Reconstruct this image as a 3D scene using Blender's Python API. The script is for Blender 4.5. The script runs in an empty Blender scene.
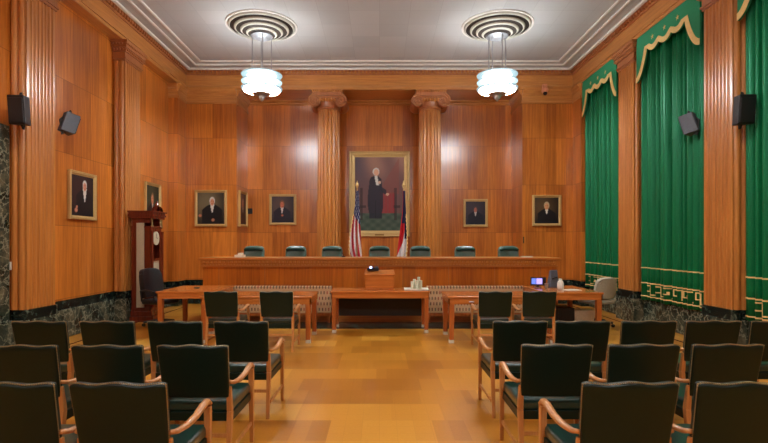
import bpy, bmesh, math, random
from mathutils import Vector, Matrix
random.seed(7)
PI = math.pi
S = bpy.context.scene
COL = S.collection

# ------------------------------------------------------------------ camera, world, exposure
FPX, CXP, HZ, EYE = 490.0, 379.5, 243.0, 1.62
cam_d = bpy.data.cameras.new('camera')
cam = bpy.data.objects.new('camera', cam_d); COL.objects.link(cam)
cam.location = (0, 0, EYE); cam.rotation_euler = (PI/2, 0, 0)
cam_d.sensor_width = 36; cam_d.lens = FPX/768*36
cam_d.shift_x = (384-CXP)/768; cam_d.shift_y = (HZ-221.5)/768
cam_d.clip_start = .05
S.camera = cam
w = bpy.data.worlds.new('world'); S.world = w; w.use_nodes = True
w.node_tree.nodes['Background'].inputs[0].default_value = (.5, .55, .6, 1)
w.node_tree.nodes['Background'].inputs[1].default_value = .2
S.view_settings.view_transform = 'Standard'
S.view_settings.look = 'None'
S.view_settings.exposure = 1.33
S.view_settings.gamma = 1
S.view_settings.use_curve_mapping = False
LAMP = 15.0            # emission of the pendant glass discs

def srgb(r, g, b):
    f = lambda c: (c/255/12.92 if c/255 <= .04045 else ((c/255+.055)/1.055)**2.4)
    return (f(r), f(g), f(b), 1)

# ------------------------------------------------------------------ materials
class NT:
    def __init__(s, name):
        s.m = bpy.data.materials.new(name); s.m.use_nodes = True
        s.t = s.m.node_tree; s.b = s.t.nodes['Principled BSDF']
    def n(s, typ, **kw):
        nd = s.t.nodes.new(typ)
        for k, v in kw.items():
            if k.startswith('i_'):
                key = k[2:]
                nd.inputs[int(key) if key.isdigit() else key.replace('_', ' ')].default_value = v
            else: setattr(nd, k, v)
        return nd
    def l(s, a, b): s.t.links.new(a, b)
    def math(s, op, a, b=None, c=None):
        nd = s.n('ShaderNodeMath', operation=op)
        for i, v in enumerate((a, b, c)):
            if v is None: continue
            if isinstance(v, (int, float)): nd.inputs[i].default_value = v
            else: s.l(v, nd.inputs[i])
        return nd.outputs[0]
    def mix(s, f, a, b, mode='MIX'):
        nd = s.n('ShaderNodeMix', data_type='RGBA', blend_type=mode)
        for i, v in ((0, f), (6, a), (7, b)):
            if isinstance(v, (int, float, tuple)): nd.inputs[i].default_value = v
            else: s.l(v, nd.inputs[i])
        return nd.outputs[2]
    def ramp(s, fac, stops):
        nd = s.n('ShaderNodeValToRGB'); e = nd.color_ramp.elements
        while len(e) < len(stops): e.new(.5)
        for i, (p, c) in enumerate(stops): e[i].position = p; e[i].color = c
        s.l(fac, nd.inputs[0]); return nd.outputs[0]
    def coords(s):
        tc = s.n('ShaderNodeTexCoord'); sp = s.n('ShaderNodeSeparateXYZ'); s.l(tc.outputs['Object'], sp.inputs[0])
        return tc.outputs['Object'], sp.outputs[0], sp.outputs[1], sp.outputs[2]
    def comb(s, x, y, z):
        nd = s.n('ShaderNodeCombineXYZ')
        for i, v in enumerate((x, y, z)):
            if isinstance(v, (int, float)): nd.inputs[i].default_value = v
            else: s.l(v, nd.inputs[i])
        return nd.outputs[0]

def plain(name, col, rough=.5, metal=0, spec=.5, emit=None, strength=0, coat=0):
    t = NT(name); b = t.b
    b.inputs['Base Color'].default_value = col; b.inputs['Roughness'].default_value = rough
    b.inputs['Metallic'].default_value = metal; b.inputs['Specular IOR Level'].default_value = spec
    b.inputs['Coat Weight'].default_value = coat
    if emit: b.inputs['Emission Color'].default_value = emit; b.inputs['Emission Strength'].default_value = strength
    tc, x, y, z = t.coords()
    no = t.n('ShaderNodeTexNoise', i_Scale=35.0, i_Detail=3.0); t.l(tc, no.inputs['Vector'])
    d = tuple(c*.82 for c in col[:3])+(1,)
    t.l(t.mix(no.outputs[0], d, tuple(min(1, c*1.1) for c in col[:3])+(1,)), b.inputs['Base Color'])
    return t.m

def wood(name, dark, light, rough=.32, axis='z', panels=False, strip=.27, coat=.25, cell=1.253, spec=.5):
    t = NT(name); b = t.b
    tc, x, y, z = t.coords()
    u = t.math('ADD', x, y)
    if axis == 'z': a, c = t.math('MULTIPLY', z, .9), t.comb(x, y, 0)
    elif axis == 'x': a = t.math('MULTIPLY', x, 1.2); u = t.math('ADD', y, z)
    else: a = t.math('MULTIPLY', y, 1.2); u = t.math('ADD', x, z)
    v = t.comb(t.math('MULTIPLY', u, 26), a, t.math('MULTIPLY', t.math('SUBTRACT', x, y), 3 if axis == 'z' else 0))
    n1 = t.n('ShaderNodeTexNoise', i_Scale=1.0, i_Detail=5.0, i_Roughness=.62, i_Distortion=.25); t.l(v, n1.inputs['Vector'])
    v2 = t.comb(t.math('MULTIPLY', u, 110), t.math('MULTIPLY', a, 3), 0)
    n2 = t.n('ShaderNodeTexNoise', i_Scale=1.0, i_Detail=2.0); t.l(v2, n2.inputs['Vector'])
    f = t.math('ADD', t.math('MULTIPLY', n1.outputs[0], .75), t.math('MULTIPLY', n2.outputs[0], .25))
    if panels:
        zz = t.math('DIVIDE', t.math('SUBTRACT', z, .665), cell)
        wn = t.n('ShaderNodeTexWhiteNoise', noise_dimensions='2D')
        t.l(t.comb(t.math('FLOOR', t.math('DIVIDE', u, strip)), t.math('FLOOR', zz), 0), wn.inputs['Vector'])
        f = t.math('ADD', f, t.math('MULTIPLY', t.math('SUBTRACT', wn.outputs[0], .5), .23))
        wn2 = t.n('ShaderNodeTexWhiteNoise', noise_dimensions='2D')
        t.l(t.comb(t.math('FLOOR', t.math('DIVIDE', u, strip*4)), t.math('ADD', t.math('FLOOR', zz), 7.3), 0), wn2.inputs['Vector'])
        f = t.math('ADD', f, t.math('MULTIPLY', t.math('SUBTRACT', wn2.outputs[0], .5), .16))
    col = t.ramp(f, [(.25, dark), (.75, light)])
    if panels:
        fr = t.math('FRACT', zz)
        line = t.math('GREATER_THAN', t.math('ABSOLUTE', t.math('SUBTRACT', fr, .5)), .4965)
        fu = t.math('FRACT', t.math('DIVIDE', u, strip*4))
        line2 = t.math('GREATER_THAN', t.math('ABSOLUTE', t.math('SUBTRACT', fu, .5)), .497)
        ln = t.math('MAXIMUM', line, t.math('MULTIPLY', line2, .45))
        col = t.mix(t.math('MULTIPLY', ln, .62), col, (dark[0]*.25, dark[1]*.22, dark[2]*.2, 1))
    t.l(col, b.inputs['Base Color'])
    b.inputs['Roughness'].default_value = rough; b.inputs['Coat Weight'].default_value = coat
    b.inputs['Specular IOR Level'].default_value = spec
    b.inputs['Coat Roughness'].default_value = .22
    bp = t.n('ShaderNodeBump', i_Strength=.06, i_Distance=.003); t.l(f, bp.inputs['Height']); t.l(bp.outputs[0], b.inputs['Normal'])
    return t.m

M = {}
M['wall'] = wood('veneer_panelling', srgb(148, 74, 18), srgb(222, 134, 52), .28, panels=True, coat=.4)
M['trimwood'] = wood('moulding_wood', srgb(156, 90, 34), srgb(216, 142, 68), .3)
M['trimwood_y'] = wood('frieze_wood_side', srgb(154, 92, 40), srgb(210, 142, 74), .3, axis='y')
M['trimwood_x'] = wood('frieze_wood_back', srgb(154, 92, 40), srgb(210, 142, 74), .3, axis='x')
M['dentilwood'] = wood('carved_wood', srgb(142, 80, 42), srgb(184, 114, 66), .35)
M['bench'] = wood('bench_wood', srgb(150, 72, 10), srgb(212, 118, 30), .3, panels=True, strip=.245, cell=5)
M['benchx'] = wood('bench_moulding_wood', srgb(150, 80, 24), srgb(208, 126, 52), .3, axis='x')
M['table'] = wood('table_wood', srgb(160, 82, 28), srgb(216, 130, 58), .22, axis='x', coat=.5)
M['leg'] = wood('table_leg_wood', srgb(148, 72, 26), srgb(198, 108, 44), .3)
M['chairwood'] = wood('chair_wood', srgb(168, 104, 50), srgb(212, 148, 84), .35)
M['mahogany'] = wood('mahogany', srgb(74, 22, 12), srgb(128, 48, 26), .25)
M['leather'] = plain('green_leather', srgb(8, 30, 20), .40, spec=.3)
M['seat_leather'] = plain('green_seat_leather', srgb(20, 52, 42), .28, coat=.5)
M['jleather'] = plain('judge_green_leather', srgb(20, 62, 52), .3, coat=.3)
M['jsheen'] = plain('pale_green_leather', srgb(84, 116, 106), .3, coat=.4)
M['black_leather'] = plain('black_leather', srgb(26, 22, 24), .35)
M['beige_fabric'] = plain('beige_fabric', srgb(172, 164, 142), .9)
M['brass'] = plain('brass_nails', srgb(170, 150, 105), .35, metal=.8)
M['gold'] = plain('gilt_frame', srgb(205, 170, 108), .45, metal=.35)
M['gold_dark'] = plain('dark_gilt_plate', srgb(140, 105, 50), .5, metal=.5)  # darker gilt of the portrait's name plate
M['black'] = plain('black_plastic', srgb(20, 19, 20), .5)
M['dark'] = plain('dark_box', srgb(30, 22, 18), .6)
M['grey'] = plain('grey_speaker', srgb(84, 86, 94), .5)
M['steel'] = plain('brushed_steel', srgb(170, 170, 172), .3, metal=.9)
M['satin'] = plain('satin_grey_metal', srgb(120, 120, 122), .45, metal=.3)
M['white'] = plain('white_paper', srgb(225, 222, 205), .7)
M['cup'] = plain('paper_cup', srgb(222, 224, 200), .6)
M['sabot'] = plain('white_foot_cap', srgb(205, 195, 175), .5)
M['plaster_white'] = plain('white_moulding', srgb(226, 222, 214), .55)
M['wicker'] = plain('pale_basket', srgb(214, 200, 176), .8)
M['peach'] = plain('peach_housing', srgb(215, 140, 105), .5)
M['glassdark'] = plain('dark_dome', srgb(40, 30, 35), .1)
M['clockglass'] = plain('pale_clock_glass', srgb(190, 182, 155), .15, coat=.5)
M['dial'] = plain('clock_dial', srgb(205, 195, 165), .4)
M['goldcloth'] = plain('gold_braid', srgb(236, 200, 128), .6)
M['screen'] = plain('lit_screen', srgb(20, 20, 30), .3, emit=srgb(150, 130, 215), strength=1.0)
M['screenblue'] = plain('lit_screen_side', srgb(20, 20, 30), .3, emit=srgb(90, 110, 190), strength=.8)
M['led'] = plain('projector_lens', srgb(200, 200, 255), .3, emit=(.35, .45, 1, 1), strength=2.5)
M['lampglass'] = plain('lamp_glass', srgb(235, 240, 240), .3, emit=(.90, .97, 1, 1), strength=LAMP)
M['lampbowl'] = plain('lamp_bowl_glass', srgb(235, 240, 240), .3, emit=(.94, .98, 1, 1), strength=44)
M['lampedge'] = plain('lamp_glass_rim', srgb(34, 42, 44), .5, spec=.1, emit=(.62, .86, .92, 1), strength=.26)
M['ring_light'] = plain('diffuser_ring', srgb(185, 180, 165), .5)
M['ring_dark'] = plain('diffuser_slot', srgb(52, 42, 34), .8)
M['valance'] = plain('valance_green', srgb(32, 138, 92), .8)

def m_curtain():
    t = NT('green_velvet'); b = t.b
    tc, x, y, z = t.coords()
    no = t.n('ShaderNodeTexNoise', i_Scale=60.0, i_Detail=2.0); t.l(tc, no.inputs['Vector'])
    t.l(t.mix(no.outputs[0], srgb(0, 76, 40), srgb(4, 112, 60)), b.inputs['Base Color'])
    b.inputs['Roughness'].default_value = .42; b.inputs['Specular IOR Level'].default_value = .7; b.inputs['Specular Tint'].default_value = (.3, 1, .6, 1); b.inputs['Sheen Weight'].default_value = .05
    b.inputs['Sheen Tint'].default_value = srgb(60, 210, 130)
    return t.m
M['curtain'] = m_curtain()

def m_marble():
    t = NT('dark_green_marble'); b = t.b
    tc, x, y, z = t.coords()
    no = t.n('ShaderNodeTexNoise', i_Scale=3.0, i_Detail=6.0, i_Roughness=.65); t.l(tc, no.inputs['Vector'])
    vadd = t.n('ShaderNodeVectorMath', operation='MULTIPLY_ADD'); t.l(no.outputs[1], vadd.inputs[0])
    vadd.inputs[1].default_value = (.5, .5, .5); t.l(tc, vadd.inputs[2])
    vo = t.n('ShaderNodeTexVoronoi', feature='DISTANCE_TO_EDGE', i_Scale=6.0); t.l(vadd.outputs[0], vo.inputs['Vector'])
    vo2 = t.n('ShaderNodeTexVoronoi', feature='DISTANCE_TO_EDGE', i_Scale=15.0); t.l(vadd.outputs[0], vo2.inputs['Vector'])
    base = t.ramp(no.outputs[0], [(.35, srgb(22, 32, 26)), (.52, srgb(56, 64, 52)), (.7, srgb(116, 110, 86))])
    v1 = t.ramp(vo.outputs[0], [(0, (1, 1, 1, 1)), (.06, (0, 0, 0, 1))])
    v2 = t.ramp(vo2.outputs[0], [(0, (.6, .6, .6, 1)), (.05, (0, 0, 0, 1))])
    c = t.mix(t.math('MULTIPLY', v1, .6), base, srgb(178, 178, 150))
    c = t.mix(t.math('MULTIPLY', v2, .35), c, srgb(130, 122, 98))
    t.l(c, b.inputs['Base Color']); b.inputs['Roughness'].default_value = .22
    return t.m
M['marble'] = m_marble()
def m_marble_dark():
    t = NT('black_marble'); b = t.b
    tc, x, y, z = t.coords()
    no = t.n('ShaderNodeTexNoise', i_Scale=7.0, i_Detail=6.0, i_Roughness=.7, i_Distortion=1.0); t.l(tc, no.inputs['Vector'])
    t.l(t.ramp(no.outputs[0], [(.42, srgb(14, 20, 18)), (.56, srgb(36, 46, 38)), (.68, srgb(120, 124, 104))]), b.inputs['Base Color'])
    b.inputs['Roughness'].default_value = .2
    return t.m
M['marble_dark'] = m_marble_dark()

def m_floor():
    t = NT('polished_cork_floor'); b = t.b
    tc, x, y, z = t.coords()
    def cell(sx, sy, ox, oy):
        wn = t.n('ShaderNodeTexWhiteNoise', noise_dimensions='2D')
        row = t.math('FLOOR', t.math('DIVIDE', t.math('ADD', y, oy), sy))
        xo = t.math('ADD', t.math('MULTIPLY', t.math('FRACT', t.math('MULTIPLY', row, .37)), sx), ox)
        t.l(t.comb(t.math('FLOOR', t.math('DIVIDE', t.math('ADD', x, xo), sx)), row, 0), wn.inputs['Vector'])
        return wn.outputs[0]
    c1 = cell(.915, .915, 0, .1); c2 = cell(1.37, .4575, .3, .1); c3 = cell(.4575, .4575, 0, .1)
    f = t.math('ADD', t.math('MULTIPLY', c1, .34), t.math('ADD', t.math('MULTIPLY', c2, .28), t.math('MULTIPLY', c3, .16)))
    no = t.n('ShaderNodeTexNoise', i_Scale=45.0, i_Detail=4.0); t.l(tc, no.inputs['Vector'])
    nl = t.n('ShaderNodeTexNoise', i_Scale=.6, i_Detail=2.0); t.l(tc, nl.inputs['Vector'])
    f = t.math('ADD', f, t.math('MULTIPLY', no.outputs[0], .14)); f = t.math('ADD', f, t.math('MULTIPLY', nl.outputs[0], .12))
    col = t.ramp(f, [(.25, srgb(166, 102, 24)), (.55, srgb(200, 134, 40)), (.85, srgb(226, 168, 68))])
    g = .1525
    def gl(v): return t.math('GREATER_THAN', t.math('ABSOLUTE', t.math('SUBTRACT', t.math('FRACT', t.math('DIVIDE', v, g)), .5)), .487)
    ln = t.math('MAXIMUM', gl(x), gl(t.math('ADD', y, .1)))
    col = t.mix(t.math('MULTIPLY', ln, .14), col, srgb(110, 55, 10))
    t.l(col, b.inputs['Base Color'])
    b.inputs['Roughness'].default_value = .32; b.inputs['Coat Weight'].default_value = .35; b.inputs['Coat Roughness'].default_value = .16
    b.inputs['Specular IOR Level'].default_value = .4
    bp = t.n('ShaderNodeBump', i_Strength=.12, i_Distance=.004)
    n3 = t.n('ShaderNodeTexNoise', i_Scale=9.0, i_Detail=2.0); t.l(tc, n3.inputs['Vector'])
    t.l(n3.outputs[0], bp.inputs['Height']); t.l(bp.outputs[0], b.inputs['Normal'])
    return t.m
M['floor'] = m_floor()

def m_ceiling():
    t = NT('acoustic_tile_ceiling'); b = t.b
    tc, x, y, z = t.coords()
    def gl(v, g): return t.math('GREATER_THAN', t.math('ABSOLUTE', t.math('SUBTRACT', t.math('FRACT', t.math('DIVIDE', v, g)), .5)), .494)
    ln = t.math('MAXIMUM', gl(x, .61), gl(y, .61))
    wn = t.n('ShaderNodeTexWhiteNoise', noise_dimensions='2D')
    t.l(t.comb(t.math('FLOOR', t.math('DIVIDE', x, .61)), t.math('FLOOR', t.math('DIVIDE', y, .61)), 0), wn.inputs['Vector'])
    col = t.mix(wn.outputs[0], srgb(176, 176, 175), srgb(184, 184, 182))
    col = t.mix(t.math('MULTIPLY', ln, .25), col, srgb(110, 106, 102))
    t.l(col, b.inputs['Base Color']); b.inputs['Roughness'].default_value = .9
    return t.m
M['ceiling'] = m_ceiling()

def m_brocade():
    t = NT('patterned_brocade'); b = t.b
    tc, x, y, z = t.coords()
    px, pz = .062, .112
    row = t.math('FLOOR', t.math('DIVIDE', z, pz))
    xs = t.math('ADD', t.math('DIVIDE', x, px), t.math('MULTIPLY', row, .5))
    fx = t.math('ABSOLUTE', t.math('SUBTRACT', t.math('FRACT', xs), .5))
    fz = t.math('ABSOLUTE', t.math('SUBTRACT', t.math('FRACT', t.math('DIVIDE', z, pz)), .5))
    bar = t.math('MULTIPLY', t.math('LESS_THAN', fx, .2), t.math('LESS_THAN', fz, .27))
    wn = t.n('ShaderNodeTexWhiteNoise', noise_dimensions='2D'); t.l(t.comb(t.math('FLOOR', xs), row, 0), wn.inputs['Vector'])
    bc = t.ramp(wn.outputs[0], [(.45, srgb(104, 76, 54)), (.6, srgb(176, 84, 60)), (.85, srgb(110, 104, 80))])
    t.l(t.mix(bar, srgb(204, 164, 122), bc), b.inputs['Base Color']); b.inputs['Roughness'].default_value = .9
    return t.m
M['brocade'] = m_brocade()

def m_vcol(name, rough=.5):
    t = NT(name); at = t.n('ShaderNodeAttribute', attribute_name='Col')
    t.l(at.outputs['Color'], t.b.inputs['Base Color']); t.b.inputs['Roughness'].default_value = rough
    t.b.inputs['Specular IOR Level'].default_value = .3
    return t.m
M['canvas'] = m_vcol('oil_paint', .5); M['flagcloth'] = m_vcol('flag_cloth', .7)

# ------------------------------------------------------------------ mesh helpers
def box(bm, x0, x1, y0, y1, z0, z1):
    vs = [bm.verts.new(p) for p in ((x0,y0,z0),(x1,y0,z0),(x1,y1,z0),(x0,y1,z0),(x0,y0,z1),(x1,y0,z1),(x1,y1,z1),(x0,y1,z1))]
    for f in ((3,2,1,0),(4,5,6,7),(0,1,5,4),(1,2,6,5),(2,3,7,6),(3,0,4,7)): bm.faces.new([vs[i] for i in f])
    return vs
def taper(bm, x, y, z0, z1, a0, b0, a1, b1, dx=0, dy=0):
    """square post from half sizes a0,b0 at z0 to a1,b1 at z1; bottom shifted by dx,dy"""
    v = []
    for (cx, cy, z, a, b) in ((x+dx, y+dy, z0, a0, b0), (x, y, z1, a1, b1)):
        v += [bm.verts.new((cx+sx*a, cy+sy*b, z)) for sx, sy in ((-1,-1),(1,-1),(1,1),(-1,1))]
    for f in ((3,2,1,0),(4,5,6,7),(0,1,5,4),(1,2,6,5),(2,3,7,6),(3,0,4,7)): bm.faces.new([v[i] for i in f])
def lathe(bm, prof, c=(0,0,0), n=32, axis='z', rf=None):
    rings = []
    for (r, h) in prof:
        ring = []
        for i in range(n):
            a = 2*PI*i/n; rr = max(r, 1e-4)*(rf(a) if rf else 1)
            p = (rr*math.cos(a), rr*math.sin(a), h)
            if axis == 'y': p = (p[0], p[2], p[1])
            if axis == 'x': p = (p[2], p[0], p[1])
            ring.append(bm.verts.new((p[0]+c[0], p[1]+c[1], p[2]+c[2])))
        rings.append(ring)
    for a, b in zip(rings, rings[1:]):
        for i in range(n): bm.faces.new((a[i], a[(i+1)%n], b[(i+1)%n], b[i]))
    bm.faces.new(rings[0][::-1]); bm.faces.new(rings[-1])
def tube(bm, pts, r, n=8, flat=1.0, rads=None):
    pts = [Vector(p) for p in pts]; rings = []
    for i, p in enumerate(pts):
        d = (pts[min(i+1, len(pts)-1)]-pts[max(i-1, 0)]).normalized()
        up = Vector((0,0,1)) if abs(d.z) < .9 else Vector((1,0,0))
        s = d.cross(up).normalized(); q = s.cross(d).normalized()
        rr = rads[i] if rads else r
        rings.append([bm.verts.new(p+s*math.cos(2*PI*k/n)*rr+q*math.sin(2*PI*k/n)*rr*flat) for k in range(n)])
    for a, b in zip(rings, rings[1:]):
        for i in range(n): bm.faces.new((a[i], a[(i+1)%n], b[(i+1)%n], b[i]))
    bm.faces.new(rings[0][::-1]); bm.faces.new(rings[-1])
def prism(bm, poly, z0, z1):
    a = [bm.verts.new((x, y, z0)) for x, y in poly]; b = [bm.verts.new((x, y, z1)) for x, y in poly]
    n = len(poly)
    for i in range(n): bm.faces.new((a[i], a[(i+1)%n], b[(i+1)%n], b[i]))
    bm.faces.new(a[::-1]); bm.faces.new(b)
def extr(bm, poly, axis, t0, t1, sgn=1):
    """extrude a profile: axis 'y' -> poly (x,z) along y ; axis 'x' -> poly (y,z) along x"""
    mk = (lambda p, t: (p[0]*sgn, t, p[1])) if axis == 'y' else (lambda p, t: (t, p[0], p[1]))
    a = [bm.verts.new(mk(p, t0)) for p in poly]; b = [bm.verts.new(mk(p, t1)) for p in poly]
    n = len(poly)
    for i in range(n): bm.faces.new((a[i], a[(i+1)%n], b[(i+1)%n], b[i]))
    bm.faces.new(a[::-1]); bm.faces.new(b)
def ball(bm, c, r, u=8, v=6, sc=(1,1,1)):
    m = Matrix.Translation(c) @ Matrix.Diagonal((sc[0], sc[1], sc[2], 1))
    bmesh.ops.create_uvsphere(bm, u_segments=u, v_segments=v, radius=r, matrix=m)
def grid(bm, fn, nu, nv):
    vs = [[bm.verts.new(fn(i/nu, j/nv)) for j in range(nv+1)] for i in range(nu+1)]
    for i in range(nu):
        for j in range(nv): bm.faces.new((vs[i][j], vs[i+1][j], vs[i+1][j+1], vs[i][j+1]))
def B(): return bmesh.new()
def obj(name, bm, mat, parent=None, smooth=False, bevel=0, segs=2, solid=0, recalc=True, sub=0):
    if recalc: bmesh.ops.recalc_face_normals(bm, faces=bm.faces[:])
    me = bpy.data.meshes.new(name); bm.to_mesh(me); bm.free(); me.materials.append(mat)
    if smooth:
        for p in me.polygons: p.use_smooth = True
    o = bpy.data.objects.new(name, me); COL.objects.link(o)
    if parent: o.parent = parent
    if solid:
        s = o.modifiers.new('solid', 'SOLIDIFY'); s.thickness = solid; s.offset = 0
    if bevel:
        b = o.modifiers.new('bevel', 'BEVEL'); b.width = bevel; b.segments = segs; b.limit_method = 'ANGLE'; b.harden_normals = False
    if sub:
        s = o.modifiers.new('sub', 'SUBSURF'); s.levels = sub; s.render_levels = sub
    return o
def thing(name, label, cat, loc=(0,0,0), rz=0, group=None):
    o = bpy.data.objects.new(name, None); COL.objects.link(o); o.empty_display_size = .1
    o.location = loc; o.rotation_euler = (0, 0, rz); o['label'] = label; o['category'] = cat
    if group: o['group'] = group
    return o
def tag(o, label, cat, group=None):
    o['label'] = label; o['category'] = cat
    if group: o['group'] = group
    return o
def struct(name, bm, mat, **kw):
    o = obj(name, bm, mat, **kw); o['kind'] = 'structure'; return o
def dup(root, loc, rz, label):
    r = root.copy(); COL.objects.link(r); r.location = loc; r.rotation_euler = (0, 0, rz); r['label'] = label
    for ch in list(root.children):
        c = ch.copy(); COL.objects.link(c); c.parent = r
        for g in list(ch.children):
            d = g.copy(); COL.objects.link(d); d.parent = c
    return r
def X(px, D): return (px-CXP)/FPX*D
def Z(py, D): return EYE-(py-HZ)/FPX*D

# ------------------------------------------------------------------ room shell
YB, YN, Y0 = 13.1, 14.18, -3.5        # back side walls, niche wall, wall behind camera
XW, XP, XNI = 5.41, 5.17, 3.82        # wall, pilaster face, niche half width
ZS, ZC, ZM = 5.72, 6.25, .64          # soffit, ceiling, marble top
bm = B(); box(bm, -6, 6, Y0-.2, YN+.2, -.1, 0); struct('floor', bm, M['floor'])
bm = B(); box(bm, -6, 6, Y0-.2, YN+.2, ZC, ZC+.1); struct('ceiling', bm, M['ceiling'])
bm = B(); box(bm, -XW-.2, -XW, Y0-.2, YB+.2, 0, ZC); struct('wall_left', bm, M['wall'])
bm = B(); box(bm, XW, XW+.2, Y0-.2, YB+.2, 0, ZC); struct('wall_right', bm, M['wall'])
bm = B(); box(bm, -XW, XW, Y0-.2, Y0, 0, ZC); struct('wall_rear', bm, M['wall'])
bm = B(); box(bm, -XNI-.1, XNI+.1, YN, YN+.2, 0, ZC); struct('wall_niche', bm, M['wall'])
bm = B(); box(bm, -XW, -XNI, YB, YN, 0, ZC); struct('wall_back_left', bm, M['wall'])
bm = B(); box(bm, XNI, XW, YB, YN, 0, ZC); struct('wall_back_right', bm, M['wall'])
# beam and entablature
def entab_profile(s):   # (depth from face plane outwards, z): s=-1 means smaller coordinate is into the room
    return [(0.0, ZS), (.0, ZS+.07), (.025, ZS+.07), (.025, ZS+.1), (0, ZS+.11), (0, ZC-.12), (.02, ZC-.11), (.02, ZC-.03), (.09, ZC-.02), (.09, ZC), (-.24, ZC), (-.24, ZS)]
for nm, sg in (('trim_1', -1), ('trim_2', 1)):
    bm = B(); extr(bm, [(XP-.006-d, z) for d, z in entab_profile(0)], 'y', Y0, YB, sg); struct(nm, bm, M['trimwood_y'])
bm = B(); extr(bm, [(YB-.006-d, z) for d, z in entab_profile(0)][:-2] + [(YN-.001, ZC), (YN-.001, ZS)], 'x', -XP, XP); struct('trim_3', bm, M['trimwood_x'])
# dentil course
bm = B()
n = int((YB-Y0)/.1)
for i in range(n):
    y = Y0+i*.1
    for sg in (-1, 1):
        a, b_ = sorted((sg*(XP-.02), sg*(XP-.075))); box(bm, a, b_, y, y+.055, ZC-.1, ZC-.035)
for i in range(int(2*XP/.1)):
    x = -XP+.05+i*.1; box(bm, x, x+.055, YB-.075, YB-.02, ZC-.1, ZC-.035)
struct('trim_4', bm, M['dentilwood'])
# bed moulding strip behind the dentils
bm = B()
for sg in (-1, 1):
    a, b_ = sorted((sg*(XP-.03), sg*(XP-.0))); box(bm, a, b_, Y0, YB, ZC-.145, ZC-.11)
box(bm, -XP, XP, YB-.03, YB, ZC-.145, ZC-.11); struct('trim_5', bm, M['dentilwood'])
# white ceiling mouldings
def frame_ring(bm, hx, y1, w_, t_):
    box(bm, -hx, -hx+w_, Y0, y1, ZC-t_, ZC+.01); box(bm, hx-w_, hx, Y0, y1, ZC-t_, ZC+.01)
    box(bm, -hx, hx, y1-w_, y1, ZC-t_, ZC+.01)
bm = B(); frame_ring(bm, 5.08, 13.01, .075, .045); struct('trim_6', bm, M['plaster_white'], bevel=.015)
bm = B(); frame_ring(bm, 4.79, 12.70, .05, .035); struct('trim_7', bm, M['plaster_white'], bevel=.012)
bm = B(); frame_ring(bm, 4.58, 12.46, .05, .035); struct('trim_8', bm, M['plaster_white'], bevel=.012)
# corner piers
for nm, sg in (('trim_9', -1), ('trim_10', 1)):
    bm = B(); a, b_ = sorted((sg*XP, sg*XW)); box(bm, a, b_, 12.55, YB, ZM, ZS); struct(nm, bm, M['wall'])
# architrave cornice wrapping piers, back side walls and reveals
arch = [(-.0, 5.34), (.03, 5.35), (.03, 5.40), (.015, 5.41), (.015, 5.55), (.04, 5.57), (.05, 5.62), (.085, 5.66), (.1, 5.70), (.1, 5.72), (0, 5.74)]
for nm, sg in (('trim_11', -1), ('trim_12', 1)):
    bm = B(); extr(bm, [(YB-d, z) for d, z in arch], 'x', sg*XNI, sg*XP); struct(nm, bm, M['trimwood_x'])
for nm, sg in (('trim_13', -1), ('trim_14', 1)):
    bm = B(); extr(bm, [(XP-d, z) for d, z in arch[:-2]]+[(XP, 5.715)], 'y', 12.55, YB-.0, sg)
    extr(bm, [(XNI-d, z) for d, z in arch[:-2]]+[(XNI, 5.715)], 'y', YB, YN, sg)
    struct(nm, bm, M['trimwood_y'])
for nm, sg in (('trim_15', -1), ('trim_16', 1)):
    bm = B(); extr(bm, [(12.55-d, z) for d, z in arch[:-2]]+[(12.55, 5.715)], 'x', sg*XP, sg*XW); struct(nm, bm, M['trimwood_x'])
bm = B(); extr(bm, [(YN, 5.60), (YN-.05, 5.62), (YN-.05, 5.66), (YN-.11, 5.70), (YN-.11, 5.72), (YN, 5.72)], 'x', -XNI, XNI); struct('trim_17', bm, M['trimwood_x'])
# marble dado: lower slabs and darker band
for nm, sg in (('baseboard_left', -1), ('baseboard_right', 1)):
    bm = B(); a, b_ = sorted((sg*5.35, sg*XW)); box(bm, a, b_, Y0, YB, 0, .49); struct(nm, bm, M['marble'], bevel=.01)
for nm, sg in (('trim_18', -1), ('trim_19', 1)):
    bm = B(); a, b_ = sorted((sg*5.395, sg*XW)); box(bm, a, b_, Y0, YB, .49, ZM)
    a, b_ = sorted((sg*(XP-.02), sg*5.4)); box(bm, a, b_, 12.53, YB, 0, ZM)
    struct(nm, bm, M['marble_dark'])
bm = B(); box(bm, -XP, -XNI, YB-.02, YB, 0, ZM); box(bm, XNI, XP, YB-.02, YB, 0, ZM); struct('baseboard_back', bm, M['marble_dark'])
# dark inlay line along the floor edges
bm = B()
for sg in (-1, 1):
    a, b_ = sorted((sg*4.93, sg*4.97)); box(bm, a, b_, Y0, 12.6, -.001, .002)
struct('trim_20', bm, M['mahogany'])
# marble casing of the side door, left
bm = B(); box(bm, -XW, -5.37, 6.72, 7.12, 0, 3.32); box(bm, -XW, -5.37, 5.5, 6.72, 3.02, 3.32); box(bm, -XW, -5.37, 5.2, 5.5, 0, 3.32); struct('trim_21', bm, M['marble'], bevel=.01)
d1 = struct('door_1', (lambda b: (box(b, -XW-.0, -5.385, 5.5, 6.72, 0, 3.02), b)[1])(B()), M['mahogany'])
bm = B(); ball(bm, (-5.33, 6.6, 1.05), .03); tube(bm, [(-5.39, 6.6, 1.05), (-5.33, 6.6, 1.05)], .012); obj('door_handle', bm, M['brass'], d1)
# judges' platform and low marble step
bm = B(); box(bm, -3.66, 3.66, 10.05, YN, 0, .45); struct('trim_22', bm, M['trimwood_x'])
bm = B(); box(bm, -3.62, 3.62, 9.26, 10.03, 0, .006); struct('trim_23', bm, M['marble_dark'], bevel=.006)

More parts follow.
